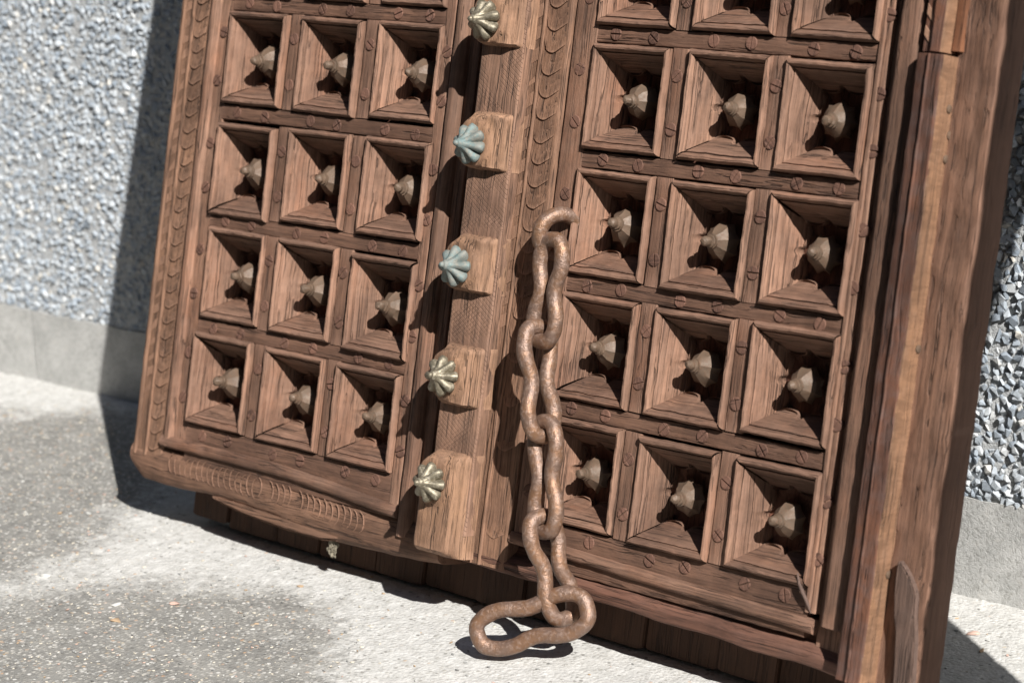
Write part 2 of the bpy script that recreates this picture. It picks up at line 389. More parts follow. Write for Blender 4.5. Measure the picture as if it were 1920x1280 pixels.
# plinth lengths butted end to end
cuts = [-30, -4.0, -2.35, -1.335, -.62, .64, 1.25, 2.2, 30]
for x0, x1 in zip(cuts[:-1], cuts[1:]):
    x0 += .0004; x1 -= .0004
    n = max(4, int(min(x1 - x0, 2.2) / .02)); V = []; F = []
    rows = 8
    for i in range(n + 1):
        x = x0 + (x1 - x0) * i / n; tp = ptop(x) + .004
        for k in range(rows + 1):
            q = k / rows; edge = .0012 if i in (0, n) else 0
            V.append((x, wy(x) - WY0 - .0035 + edge + .0016 * noise.noise(Vector((x * 40, q * 4, 9))), -.02 + (tp + .02) * q))
        V.append((x, wy(x) - WY0 + .03, tp - .003))
    R_ = rows + 2
    F = [(i * R_ + k, (i + 1) * R_ + k, (i + 1) * R_ + k + 1, i * R_ + k + 1) for i in range(n) for k in range(R_ - 1)]
    obj('plinth', mesh('plinth', V, F, PLINTH, smooth=60), wall)
# stone chips
def stone_variants(n, seed):
    rng = np.random.RandomState(seed); out = []
    for _ in range(n):
        p = rng.normal(size=(13, 3)); p /= np.linalg.norm(p, axis=1)[:, None]
        p *= rng.uniform(.80, 1.08, (13, 1)) * np.array([1, .58, .80])
        bm = bmesh.new(); vs2 = [bm.verts.new(tuple(q)) for q in p]
        r = bmesh.ops.convex_hull(bm, input=vs2)
        bmesh.ops.delete(bm, geom=[g for g in bm.verts if not g.link_faces], context='VERTS')
        bmesh.ops.recalc_face_normals(bm, faces=bm.faces)
        bm.verts.index_update()
        out.append((np.array([tuple(q.co) for q in bm.verts]), [tuple(q.index for q in ff.verts) for ff in bm.faces])); bm.free()
    return out
def chip_mat(name, attr):
    t = NT(name)
    if attr: src = t.n('ShaderNodeAttribute', attribute_name='tint').outputs['Fac']; v = t.coords(False)
    else: v = t.coords(); src = t.rnd
    c = t.ramp(src, [(0.0, (.235, .280, .335)), (.3, (.345, .398, .455)), (.55, (.425, .472, .520)), (.8, (.52, .562, .602)), (.93, (.63, .65, .66)), (1.0, (.54, .50, .43))])
    n = t.noise(v, 400, 4, .65); n2 = t.noise(v, 130, 3, .6)
    c = t.mix(t.math('MULTIPLY', t.ramp(n2, [(.48, 0.0), (.68, 1.0)]), .45), c, (.55, .545, .52))
    c = t.mix(t.math('MULTIPLY', t.ramp(n, [(.35, 1.0), (.55, 0.0)]), .3), c, (.20, .215, .235))
    t.l(c, t.b.inputs['Base Color']); t.b.inputs['Roughness'].default_value = .75
    t.bump(n, .0012, .7); return t.m
CH_O, CH_A = chip_mat('stone_chip', False), chip_mat('stone_chip_mass', True)
SV = stone_variants(28, 3)
SM = [mesh('stone_chip', vv, ff, CH_O, smooth=None) for vv, ff in SV]
rng = np.random.RandomState(11)
placed = []
for (x0, x1, sp_) in ((-1.85, -.72, .0086), (-.05, .70, .0092)):
    for iz in range(int((1.2 - .10) / (sp_ * .88))):
        for ix in range(int((x1 - x0) / sp_)):
            x = x0 + (ix + (.5 if iz % 2 else 0) + rng.uniform(-.36, .36)) * sp_; z = .102 + (iz + rng.uniform(-.36, .36)) * sp_ * .88
            if z < ptop(x) + .0035 + rng.uniform(-.001, .004): continue
            if rng.rand() < .05: continue
            placed.append((x, z))
cnt = 0; JV = []; JF = []; JT = []; off = 0
cand = sorted(range(len(placed)), key=lambda i: 0 if (.215 < placed[i][0] < .315 and placed[i][1] < .50) else 1)
for i in cand:
    x, z = placed[i]; k = rng.randint(len(SV)); s = rng.uniform(.0050, .0082) * (1 if rng.rand() > .12 else 1.25) * (.84 if x < -.5 else 1)
    e = (rng.uniform(-.5, .5), rng.uniform(0, 6.28), rng.uniform(-.6, .6)); y = wy(x) - WY0 - (rng.uniform(-.0020, .0020) if x > -.5 else rng.uniform(-.0020, .0014))
    vis = .215 < x < .315 and z < .50
    if vis and cnt < 300:
        o = obj('stone_chip', SM[k], wall, (x, y, z), e); o.scale = (s, s, s); cnt += 1
    else:
        R = np.array(Matrix.Rotation(e[2], 3, 'Z') @ Matrix.Rotation(e[1], 3, 'Y') @ Matrix.Rotation(e[0], 3, 'X'))
        JV.append(SV[k][0] @ R.T * s + (x, y, z)); JF += [tuple(q + off for q in ff) for ff in SV[k][1]]; JT += [rng.rand()] * len(SV[k][0]); off += len(SV[k][0])
me = mesh('stone_chips', np.concatenate(JV).tolist(), JF, CH_A, smooth=None)
me.attributes.new('tint', 'FLOAT', 'POINT').data.foreach_set('value', JT)
tag(obj('stone_chips', me, wall), kind='stuff')

# ------------------------------------------------------------------ the carved door
TH = math.radians(13.5)
door = obj('carved_door', None)
door.location = (0, -VB * math.sin(TH), -VB * math.cos(TH) + .54282); door.rotation_euler = (-TH, 0, 0)
tag(door, 'old brown carved wooden double door with spiked panels leaning against the wall', 'door', kind='thing')
TOP = .585
HW, HH, IU, IV = .0488, .0532, .0302, .0328     # panel frame: outer and inner half sizes

# --- panel frame pieces (mitred, scalloped inner edge): shared meshes
def moulding(side, seed):
    horiz = side in 'tb'
    run = (HH - IV) if horiz else (HW - IU); L0 = HW if horiz else HH; L1 = IU if horiz else IV
    rows = [(0, -.012), (0, .0012), (.0008, .0042), (.0026, .0060), (.0048, .0058), (.0066, .0036), (.0074, .0010), (.0078, -.0006), (.0088, .0006),
            (.60, None), (.8, None), (1.0, -.0200), (1.0, -.0262), (1.0, -.0372)]
    n = 44; V = []; F = []; P = len(rows)
    for i in range(n + 1):
        tau = -1 + 2 * i / n
        for k, (s, w) in enumerate(rows):
            if s <= .02 and k < 9: sa = s
            else: sa = s * run
            if w is None: w = .0006 + (-.0200 - .0006) * ((sa - .0088) / (run - .0088))
            fr_ = min(1, sa / run); L = L0 + (L1 - L0) * fr_ - .00025
            inn = sa
            if s == 1.0:
                a = abs(tau)
                lobe = math.sqrt(max(0.0, 1 - ((a - .54) / .44) ** 2)) if .10 < a < .98 else 0.0
                e = .0052 * lobe if a >= .10 else -.0012 * (1 - a / .10)
                if k == 11: w -= e * .0206 / (run - .0088)
                else: e += .0022 * (.35 + .65 * lobe) if a >= .10 else .0008
                inn = sa + e
            al = tau * L; ac = (L0 and (HH if horiz else HW)) - inn      # distance from the panel centre
            p = (al, ac, w) if side == 't' else (al, -ac, w) if side == 'b' else (-ac, al, w) if side == 'l' else (ac, al, w)
            p = jit(p, .0010 if k < 11 else .0007, 62, seed)
            V.append((p[0], -p[2], p[1]))
    for i in range(n):
        for k in range(P - 1): F.append((i * P + k, (i + 1) * P + k, (i + 1) * P + k + 1, i * P + k + 1))
    if side in 'br': pass
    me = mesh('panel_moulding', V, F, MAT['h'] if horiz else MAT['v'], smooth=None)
    bm = bmesh.new(); bm.from_mesh(me); bmesh.ops.recalc_face_normals(bm, faces=bm.faces)
    # outward must face the viewer (-y) on the bead
    if sum(ff.normal.y * ff.calc_area() for ff in bm.faces) > 0: bmesh.ops.reverse_faces(bm, faces=bm.faces)
    bm.to_mesh(me); bm.free()
    me.polygons.foreach_set('use_smooth', [True] * len(me.polygons)); me.set_sharp_from_angle(angle=math.radians(42))
    return me
MOULD = {s: [moulding(s, 3.1 * q + ord(s)) for q in range(7)] for s in 'tblr'}

def revolve(rings, seg, mat, name, smooth=None, seed=0, amp=.0):
    """rings: list of (w, r_even, r_odd); axis along -y (out of the door)"""
    V = []; F = []
    for w, ra, rb in rings:
        for k in range(seg):
            a = 2 * math.pi * k / seg; r = ra if k % 2 == 0 else rb
            V.append(jit((r * math.cos(a), -w, r * math.sin(a)), amp, 160, seed))
    for i in range(len(rings) - 1):
        for k in range(seg): F.append((i * seg + k, i * seg + (k + 1) % seg, (i + 1) * seg + (k + 1) % seg, (i + 1) * seg + k))
    F.append(tuple((len(rings) - 1) * seg + k for k in range(seg)))
    me = mesh(name, V, F, mat, smooth=None)
    bm = bmesh.new(); bm.from_mesh(me); bmesh.ops.recalc_face_normals(bm, faces=bm.faces)
    if sum(ff.normal.y * ff.calc_area() for ff in bm.faces) > 0: bmesh.ops.reverse_faces(bm, faces=bm.faces)
    bm.to_mesh(me); bm.free()
    if smooth: me.polygons.foreach_set('use_smooth', [True] * len(me.polygons)); me.set_sharp_from_angle(angle=math.radians(smooth))
    return me
def knob_mesh(seed):
    r = random.Random(seed); j = lambda: r.uniform(.95, 1.05)
    rings = [(.0002, .0190 * j(), .0158), (.0016, .0204 * j(), .0166 * j()), (.0042, .0194 * j(), .0164 * j()), (.0088, .0166 * j(), .0150 * j()),
             (.0146, .0122 * j(), .0112), (.0188, .0070, .0065), (.0190, .0076, .0076), (.0206, .0076, .0076), (.0212, .0056, .0056), (.0222, .0066, .0066), (.0234, .0064, .0064), (.0241, .0047, .0047),
             (.0262, .0051, .0051), (.0290, .0048, .0048), (.0312, .0037, .0037), (.0324, .0018, .0018)]
    return revolve(rings, 16, MAT['knob'], 'spike_knob', smooth=24, seed=seed, amp=.0015)
KNOB = [knob_mesh(s) for s in range(9)]

def rosette_mesh(seed):
    V = [(0, .0, 0)]; F = []; seg = 32; R = [.010, .017, .024, .030, .036]
    for q, r in enumerate(R):
        for k in range(seg):
            a = 2 * math.pi * k / seg
            lobe = abs(math.cos(4 * a + math.pi / 2)); h = (r / .036) ** 2 * .005 * lobe
            V.append(jit((r * math.cos(a), -h, r * math.sin(a)), .0006, 140, seed))
    for k in range(seg): F.append((0, 1 + k, 1 + (k + 1) % seg))
    for q in range(len(R) - 1):
        for k in range(seg): F.append((1 + q * seg + k, 1 + (q + 1) * seg + k, 1 + (q + 1) * seg + (k + 1) % seg, 1 + q * seg + (k + 1) % seg))
    me = mesh('lotus_rosette', V, F, MAT['floor'], smooth=35); return me
ROS = [rosette_mesh(s) for s in range(3)]

def peg_mesh(slot, seed):
    V = []; F = []; R = .0066; h = .0012
    for sgn in (-1, 1):
        ring = []
        half = slot / 2; a0 = math.asin(half / R) if slot else 0
        for k in range(11):
            a = a0 + (math.pi - 2 * a0) * k / 10
            ring.append((R * math.cos(a), sgn * R * math.sin(a)))
        n0 = len(V)
        for (x, z), y in [(p, .004) for p in ring] + [(p, -h * .55) for p in ring] + [((p[0] * .90, p[1] * .90 + sgn * half * .1), -h) for p in ring]:
            V.append(jit((x, y, z), .0002, 200, seed))
        N = len(ring)
        for lv in (0, N):
            for k in range(N): F.append((n0 + lv + k, n0 + lv + (k + 1) % N, n0 + lv + N + (k + 1) % N, n0 + lv + N + k))
        F.append(tuple(n0 + 2 * N + k for k in range(N)))
    me = mesh('peg', V, F, MAT['peg'], smooth=None)
    bm = bmesh.new(); bm.from_mesh(me); bmesh.ops.recalc_face_normals(bm, faces=bm.faces); bm.to_mesh(me); bm.free()
    me.polygons.foreach_set('use_smooth', [False] * len(me.polygons))
    return me
PEG = [peg_mesh(s, i) for i, s in enumerate((.0016, .0021, .0012))]
def peg(u, v, w, parent):
    obj('peg', random.choice(PEG), parent, D(u + random.uniform(-.0015, .0015), v + random.uniform(-.0015, .0015), w + random.uniform(-.0004, .0001)), (0, random.uniform(-1.2, 1.2) + random.choice((0, 1.57)), 0))

def panel(u, v, leaf):
    u += random.uniform(-.0006, .0006)
    for s in 'tblr':
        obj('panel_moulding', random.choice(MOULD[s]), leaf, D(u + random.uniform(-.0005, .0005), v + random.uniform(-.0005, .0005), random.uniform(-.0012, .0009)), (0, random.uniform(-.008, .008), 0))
    obj('lotus_rosette', random.choice(ROS), leaf, D(u, v, -.0352), (0, random.uniform(-.06, .06), 0))
    obj('spike_knob', random.choice(KNOB), leaf, D(u, v, -.0285), (random.uniform(-.11, .11), random.uniform(0, 6.28), random.uniform(-.11, .11))).scale = (random.uniform(.93, 1.04),) * 3

def leaf_board(name, u0, u1, v0, v1):
    me = sweep(name, [(u0, -.050), (u1, -.050), (u1, -.0362), (u0, -.0362)], 'v', v0, v1, MAT['floor'], amp=.0003, origin=None)
    # origin of the mesh made by sweep without a parent
    o = obj(name, me, door, D(u0, (v0 + v1) / 2, 0)); return o

def sub(o, parent):
    """re-parent a piece placed in door space under a part"""
    o.parent = parent; o.location = Vector(o.location) - Vector(parent.location); return o

class Under:
    """context: objects made with parent=door are moved under one part afterwards"""
    def __init__(s, part): s.part = part
    def __enter__(s): s.before = set(COL.objects); return s
    def __exit__(s, *a):
        for o in set(COL.objects) - s.before:
            if o.parent is door and o is not s.part: sub(o, s.part)

MEAS_L = {0: [(-.5494, .0071), (-.4274, .0062), (-.3063, .0080)], 1: [(-.5488, -.1218), (-.4273, -.1183), (-.3042, -.1177)],
          2: [(-.5462, -.2419), (-.4254, -.2422), (-.3060, -.2459)], 3: [(-.5485, -.3656), (-.4270, -.3664), (-.3095, -.3670)]}
MEAS_R = {0: [(.0006, .0007), (.1216, .0008), (.2362, -.0003)], 1: [(-.001, -.1247), (.1204, -.1262), (.2392, -.1248)],
          2: [(.0, -.2495), (.1204, -.2497), (.2377, -.2476)], 3: [(.001, -.3747), (.1192, -.3770), (.2384, -.3768)]}

def leaf(name_label, meas, cols, pitch, uL, uR, vb, stile_pegs):
    board = leaf_board('door_leaf', uL, uR, vb, TOP); board['label'] = name_label
    with Under(board):
        v0 = sum(p[1] for p in meas[0]) / 3
        rowv = {}
        for r in range(-4, 4):
            cs = meas.get(r) or [(c, v0 - r * pitch) for c in cols]
            rowv[r] = sum(p[1] for p in cs) / 3
            for (u, v) in cs: panel(u, v, door)
        for r in range(-4, 5):       # rails
            if r == -4: a = rowv[-4] + pitch
            vt = rowv[r] if r < 4 else rowv[3] - pitch
            va = rowv[r - 1] if r > -4 else rowv[-4] + pitch
            m = (vt + va) / 2
            lo, hi = m - .0083, m + .0083
            if r == 4: hi = rowv[3] - HH - .0010; lo = hi - .046
            bar('rail', cols[0] - HW - .001, cols[2] + HW + .001, lo, hi, -.03, -.0002, MAT['rail'], door, 'u', r=.0012, amp=.0007, n=60)
            for c in cols:
                for du in (-.022, .0235): peg(c + du, (lo + hi) / 2 if r < 4 else hi - .0105, 0.0, door)
        for r in range(-4, 4):       # muntins between the rails
            for a, b in ((0, 1), (1, 2)):
                um = (cols[a] + cols[b]) / 2
                bar('muntin', um - .0099, um + .0099, rowv[r] - pitch / 2 + .0088, rowv[r] + pitch / 2 - .0088, -.03, .0006, MAT['munt'], door, 'v', r=.0018, amp=.0008)
                for dv in (.0265, -.0265): peg(um, rowv[r] + dv, .0008, door)
        for u, w in stile_pegs:
            for r in range(-4, 4):
                for dv in (.027, -.027): peg(u, rowv[r] + dv, w, door)
    return board

colsL = (-.5480, -.4268, -.3065); colsR = (.0002, .1204, .2379)
leafL = leaf('left leaf beside the scale-carved outer border', MEAS_L, colsL, .1243, -.6355, -.2450, -.452, ((-.6110, -.0008), (-.2515, .0008)))
leafR = leaf('right leaf with dusty grey-brown panels behind the hanging chain', MEAS_R, colsR, .1252, -.0785, .2975, -.462, ((-.0635, .0008), (.2935, .0008)))
with Under(leafL):
    # hanging stile with bead, meeting stile, bottom bead
    sweep('stile', roundpoly([(-.6352, -.03), (-.5970, -.03), (-.5970, -.0012), (-.6195, -.0014), (-.6205, .0004), (-.6240, .0048), (-.6320, .0048), (-.6352, .0002)], [0, 0, .001, .001, .001, .003, .003, .001]), 'v', -.452, TOP, MAT['v'], door, amp=.0008, origin=(-.616, .06, 0))
    sweep('stile', roundpoly([(-.2590, -.03), (-.2452, -.03), (-.2452, .0002), (-.2590, .0006)], [0, 0, .0015, .0015]), 'v', -.455, TOP, MAT['v'], door, amp=.0008, origin=(-.252, .06, 0))
    def droop(u, v, w, t_): return u, v - .012 * max(0, (u + .44) / .19) ** 1.3 * (1 if u > -.44 else 0), w
    sweep('bead', roundpoly([(-.4395, -.03), (-.4555, -.03), (-.4550, -.003), (-.4535, .0046), (-.4465, .0064), (-.4405, .0022)], [0, 0, .002, .003, .003, .002]), 'u', -.637, -.2440, MAT['h'], door, amp=.0009, origin=(-.44, -.447, 0), warp=droop)
with Under(leafR):
    sweep('stile', roundpoly([(-.0785, -.03), (-.0480, -.03), (-.0480, .0002), (-.0785, .0012)], [0, 0, .001, .0035]), 'v', -.4535, TOP, MAT['v'], door, amp=.0007, origin=(-.065, .06, 0))
    sweep('stile', roundpoly([(.2858, -.03), (.2982, -.03), (.2982, .0006), (.2925, .0008), (.2920, -.0004), (.2912, .0022), (.2872, .0024), (.2858, .001)], [0, 0, .002, .0004, 0, .001, .001, .001]), 'v', -.452, TOP, MAT['v'], door, amp=.0007, origin=(.292, .06, 0))
    def droopr(u, v, w, t_): return u, v - .0095 * (u + .05) / .34, w
    sweep('bead', roundpoly([(-.4475, -.03), (-.4625, -.03), (-.4620, -.002), (-.4600, .0050), (-.4535, .0062), (-.4480, .0020)], [0, 0, .002, .003, .003, .002]), 'u', -.079, .2990, MAT['h'], door, amp=.0009, origin=(.11, -.455, 0), warp=droopr)

# --- left carved border
bl_ = sweep('carved_border', roundpoly([(-.6925, -.045), (-.6375, -.045), (-.6375, -.0030), (-.6400, -.0008), (-.6640, -.0008), (-.6648, .0018), (-.6680, .0018), (-.6690, -.0008), (-.6815, -.0006), (-.6830, .0022), (-.6875, .0016), (-.6915, -.0035)],
       [0, 0, .001, .001, .0004, .0006, .0006, .0004, .0006, .0014, .003, .003]), 'v', -.470, TOP, MAT['border'], door, amp=.0010, fr=45, origin=(-.665, .05, 0), smooth=35)
def scale_mesh(wd, ln, seed, hgt=.0020):
    """a tongue: thin at the top, raised rounded lower end, with a nick to the right"""
    V = []; F = []; nu, nv_ = 12, 8
    for j in range(nv_ + 1):
        q = j / nv_
        for i in range(nu + 1):
            x = -1 + 2 * i / nu
            drop = (1 - math.sqrt(max(0, 1 - abs(x) ** 2.6))) * .45 if x < 0 else .34 * x ** 1.2
            z = ln / 2 - ln * q * (1 - drop)
            h = hgt * (.12 + .88 * q ** 1.4) * (1 - .55 * abs(x) ** 3)
            nick = math.exp(-((q - .52 - x * -.14) / .07) ** 2) * (1 if x > -.1 else 0); h -= .0014 * nick
            V.append(jit((x * wd / 2, -h, z), .0004, 200, seed))
    W = nu + 1
    for j in range(nv_):
        for i in range(nu): F.append((j * W + i, (j + 1) * W + i, (j + 1) * W + i + 1, j * W + i + 1))
    n0 = len(V)
    for i in range(W): x, y, z = V[nv_ * W + i]; V.append((x, .0012, z + .0006))
    for i in range(nu): F.append((nv_ * W + i, n0 + i, n0 + i + 1, nv_ * W + i + 1))
    for side in (0, nu):
        m0 = len(V)
        for j in range(nv_ + 1): x, y, z = V[j * W + side]; V.append((x, .0012, z))
        for j in range(nv_): F.append((j * W + side, m0 + j, m0 + j + 1, (j + 1) * W + side))
    return mesh('carved_scale', V, F, MAT['border'], smooth=50)
SC_L = [scale_mesh(.0235, .0205, s) for s in range(4)]; SC_C = [scale_mesh(.0270, .0245, s + 9, .0018) for s in range(4)]
def nick_mesh(wd, hgt, slant, seed):
    V = [(-wd / 2, .001, -hgt / 2), (wd / 2, .001, -hgt / 2 + slant), (wd / 2, .001, hgt / 2 + slant), (-wd / 2, .001, hgt / 2),
         (-wd / 2 + .0006, -.0006, -hgt / 2 + .0006), (wd / 2 - .0006, -.0008, -hgt / 2 + slant + .0006), (wd / 2 - .0006, -.0004, hgt / 2 + slant - .0008), (-wd / 2 + .0006, -.0003, hgt / 2 - .0008)]
    V = [jit(p, .0004, 200, seed) for p in V]
    return mesh('carved_tooth', V, [(0, 1, 5, 4), (1, 2, 6, 5), (2, 3, 7, 6), (3, 0, 4, 7), (4, 5, 6, 7)], MAT['border'], smooth=None)
TO_L = [nick_mesh(.0105, .0120, .005, s) for s in range(3)]; TO_C = [nick_mesh(.0115, .0150, .006, s + 5) for s in range(3)]
with Under(bl_):
    v = -.452
    while v < TOP - .01:
        o = obj('carved_scale', random.choice(SC_L), door, D(-.6520 + random.uniform(-.0006, .0006), v + random.uniform(-.001, .001), -.0008), (0, random.uniform(-.05, .05), 0))
        if v > -.40: obj('carved_tooth', random.choice(TO_L), door, D(-.6752, v + .004, -.0010))
        v += .0188

# --- bottom carved border of the left leaf with its worn, split lower edge
VBOT = [(-.700, -.478), (-.690, -.486), (-.672, -.500), (-.62, -.5015), (-.56, -.498), (-.45, -.502), (-.39, -.509), (-.34, -.512), (-.27, -.509), (-.217, -.507), (-.17, -.503), (-.14, -.498)]
def vbot(u):
    for (a, b), (c, d) in zip(VBOT[:-1], VBOT[1:]):
        if a <= u <= c: return b + (d - b) * (u - a) / (c - a)
    return VBOT[0][1] if u < VBOT[0][0] else VBOT[-1][1]
def bb(u, v, w, t_):
    q = (-.4545 - v) / .0455; vt = -.4545 - .010 * max(0, (u + .44) / .19) ** 1.3 * (1 if u > -.44 else 0)
    return u, vt + (vbot(u) - vt) * q, w
bbo = sweep('carved_border', roundpoly([(-.4545, -.045), (-.4545, -.008), (-.4585, -.0035), (-.470, .0010), (-.486, .0015), (-.4965, -.002), (-.5000, -.010), (-.5000, -.045)], [0, .001, .002, .004, .006, .004, .004, 0]), 'u', -.6925, -.178, MAT['borderh'], door, n=70, amp=.0014, fr=38, origin=(-.44, -.478, 0), warp=bb)
def arc_mesh(seed):
    pts = []; rad = []
    for k in range(9):
        a = -1.25 + 2.5 * k / 8
        pts.append((.0090 * math.cos(a) - .006, -.0002, .0125 * math.sin(a))); rad.append(.0009 * (1 - .6 * abs(a / 1.25) ** 2))
    return tube('carved_arc', pts, rad, MAT['borderh'], closed=False, ns=6, amp=.0003, seed=seed)
ARC = [arc_mesh(s) for s in range(4)]
with Under(bbo):
    for k in range(37):
        u = -.618 + k * .0098
        vv = -.4720 - .008 * max(0, (u + .44) / .19) ** 1.3 * (1 if u > -.44 else 0) - .004 * (u + .6) / .35
        if k > 33 or random.random() < .12: continue
        obj('carved_arc', random.choice(ARC), door, D(u, vv + random.uniform(-.001, .001), .0012), (0, random.uniform(-.1, .1) + (math.pi if k < 16 else 0), 0))
    plate('split_sliver', [(-.5479, -.4975), (-.5075, -.4935), (-.4525, -.4955), (-.399, -.498), (-.3289, -.5005), (-.3278, -.5075), (-.361, -.5130), (-.4136, -.5125), (-.4857, -.5085), (-.5328, -.5025)], -.020, -.0005, MAT['borderh'], door, r=.003)

# --- centre: base board, meeting bead, post with lumps and bosses, scale strip
base = bar('post_board', -.2445, -.0800, -.492, TOP, -.045, -.0075, MAT['v'], door, 'v', r=.001)
with Under(base):
    sweep('bead', roundpoly([(-.2435, -.02), (-.2262, -.02), (-.2262, -.002), (-.2300, .0042), (-.2395, .0042), (-.2435, -.001)], [0, 0, .001, .003, .003, .001]), 'v', -.484, TOP, MAT['v'], door, amp=.0007, origin=(-.235, .05, 0))
    bar('fillet', -.2200, -.2085, -.486, TOP, -.02, -.0035, MAT['v'], door, 'v', r=.0015)
    bar('fillet', -.2030, -.1900, -.486, TOP, -.02, -.0010, MAT['v'], door, 'v', r=.0015)
strip = sweep('carved_border', roundpoly([(-.1330, -.02), (-.0806, -.02), (-.0806, .0022), (-.0830, .0042), (-.1140, .0042), (-.1148, .0062), (-.1172, .0062), (-.1180, .0042), (-.1272, .0042), (-.1284, .0085), (-.1330, .0085)],
        [0, 0, .001, .002, .0004, .0006, .0006, .0004, .0006, .001, .001]), 'v', -.4900, TOP, MAT['border'], door, amp=.0008, origin=(-.105, .05, 0), smooth=35)
with Under(strip):
    v = -.470
    while v < TOP - .01:
        if v > -.24 or random.random() < .75:
            o = obj('carved_scale', random.choice(SC_C), door, D(-.0990 + random.uniform(-.0006, .0006), v + random.uniform(-.001, .001), .0042 - (.0009 if v < -.25 else 0)), (0, random.uniform(-.06, .06), 0))
            obj('carved_tooth', random.choice(TO_C), door, D(-.1228, v + .004, .0040 - (.0007 if v < -.25 else 0)))
        v += .0227
post = sweep('centre_post', roundpoly([(-.1755, -.01), (-.1290, -.01), (-.1290, .010), (-.1190, .0135), (-.1180, .0290), (-.1745, .0300)], [0, 0, .001, .001, .0022, .0022]), 'v', -.4600, TOP, MAT['cross'], door, amp=.0011, fr=50, origin=(-.15, .06, 0), smooth=40)
BOSSV = [(.0655, 'brass'), (-.0610, 'verd'), (-.1870, 'verd'), (-.3005, 'brass'), (-.4110, 'brass')] + [(.1925 + .127 * k, 'brass') for k in range(3)]
def boss_mesh(mat, seed):
    V = [(0, -.0262, 0)]; F = []; seg = 64
    prof = [(.0018, .0254), (.0030, .0238), (.0034, .0222), (.0028, .0212), (.0044, .0200), (.0050, .0188), (.0058, .0168), (.0086, .0138), (.0122, .0112), (.0160, .0090), (.0196, .0066), (.0216, .0036), (.0205, .0004), (.0180, -.003)]
    for q, (r, h) in enumerate(prof):
        k_ = max(0, min(1, (r - .005) / .011))
        for k in range(seg):
            a = 2 * math.pi * k / seg; pet = abs(math.cos(4 * a))            # 1 on the petal axis
            rr = r * (1 - .30 * k_ ** 1.5 * (1 - pet ** .7)); hh = h + k_ * (.0042 * pet ** .9 - .0030)
            V.append(jit((rr * math.cos(a), -hh, rr * math.sin(a)), .0004, 180, seed))
    for k in range(seg): F.append((0, 1 + (k + 1) % seg, 1 + k))
    for q in range(len(prof) - 1):
        for k in range(seg): F.append((1 + q * seg + k, 1 + q * seg + (k + 1) % seg, 1 + (q + 1) * seg + (k + 1) % seg, 1 + (q + 1) * seg + k))
    me = mesh('boss', V, F, mat, smooth=None)
    bm = bmesh.new(); bm.from_mesh(me); bmesh.ops.recalc_face_normals(bm, faces=bm.faces)
    if sum(ff.normal.y * ff.calc_area() for ff in bm.faces) > 0: bmesh.ops.reverse_faces(bm, faces=bm.faces)
    bm.to_mesh(me); bm.free(); me.polygons.foreach_set('use_smooth', [True] * len(me.polygons)); me.set_sharp_from_angle(angle=math.radians(50))
    return me
def lump_mesh(v0, v1, cv, seed):
    """cushion on the post: round pad on the left under the boss, rounded shoulder on the right"""
    bm = bmesh.new(); nu, nv_ = 26, 22; vt = []
    for j in range(nv_ + 1):
        row = []
        for i in range(nu + 1):
            a = i / nu; b = j / nv_
            v = v0 + (v1 - v0) * b
            # outline: the left side bulges as a circle round the boss
            du = .0290 ** 2 - (v - cv) ** 2
            left = -.1610 - (math.sqrt(du) if du > 0 else 0); left = min(left, -.1735) if v1 - v0 < .08 or v > cv else min(left, -.1860)
            u = left + (-.1185 - left) * a
            ed = min(a / .16, (1 - a) / .30, 1); sh = 1 - (1 - min(1, ed)) ** 2.2
            top = min(1, (1 - b) / .10); sh *= .25 + .75 * (1 - (1 - top) ** 2)
            bot = min(1, b / .05); sh *= .55 + .45 * (1 - (1 - bot) ** 2)
            pad = max(0, min(1, (.0268 - math.hypot(u + .1610, v - cv)) / .003))
            w = .026 + .0140 * sh + pad * .0030 - .0036 * math.exp(-((u + .1285) / .0026) ** 2) * sh
            p = jit((u, v, w), .0012, 48, seed)
            row.append(bm.verts.new((p[0] + .15, -p[2], p[1] - cv)))
        vt.append(row)
    for j in range(nv_):
        for i in range(nu): bm.faces.new((vt[j][i], vt[j][i + 1], vt[j + 1][i + 1], vt[j + 1][i]))
    be = [e for e in bm.edges if e.is_boundary]
    r = bmesh.ops.extrude_edge_only(bm, edges=be)
    for g in r['geom']:
        if isinstance(g, bmesh.types.BMVert): g.co.y = -.0125
    bmesh.ops.recalc_face_normals(bm, faces=bm.faces)
    if sum(ff.normal.y * ff.calc_area() for ff in bm.faces) > 0: bmesh.ops.reverse_faces(bm, faces=bm.faces)
    me = bpy.data.meshes.new('post_cushion'); bm.to_mesh(me); bm.free(); me.materials.append(MAT['post'])
    me.polygons.foreach_set('use_smooth', [True] * len(me.polygons)); me.set_sharp_from_angle(angle=math.radians(48))
    return me
with Under(post):
    for k, (bv, bm_) in enumerate(BOSSV):
        lo = -.4850 if k == 4 else bv - .0245; hi = bv + .0345
        if k == 3: lo = bv - .0285
        obj('post_cushion', lump_mesh(lo, hi, bv + .002, k * 3.3), door, D(-.15, bv + .002, 0))
        o = obj('boss', boss_mesh(MAT[bm_], k * 1.9), door, D(-.1610, bv, .0425), (random.uniform(-.08, .08), random.uniform(0, .78), random.uniform(-.06, .06)))
        if bm_ == 'verd': o['label'] = 'boss covered in blue-green verdigris'

# --- bottom rail of the right leaf
def br_(u, v, w, t_): return u, v - .0100 * max(0, (u + .08)) / .40 - .0008 * math.sin(u * 60), w
sweep('bottom_rail', roundpoly([(-.4605, -.045), (-.4605, -.013), (-.4680, -.0115), (-.4790, .0035), (-.4810, .0048), (-.4915, .0030), (-.4930, -.002), (-.4930, -.045)], [0, .001, .004, .003, .002, .002, .002, 0]), 'u', -.1740, .3400, MAT['railb'], door, n=80, amp=.0011, fr=40, origin=(.09, -.478, 0), warp=br_)

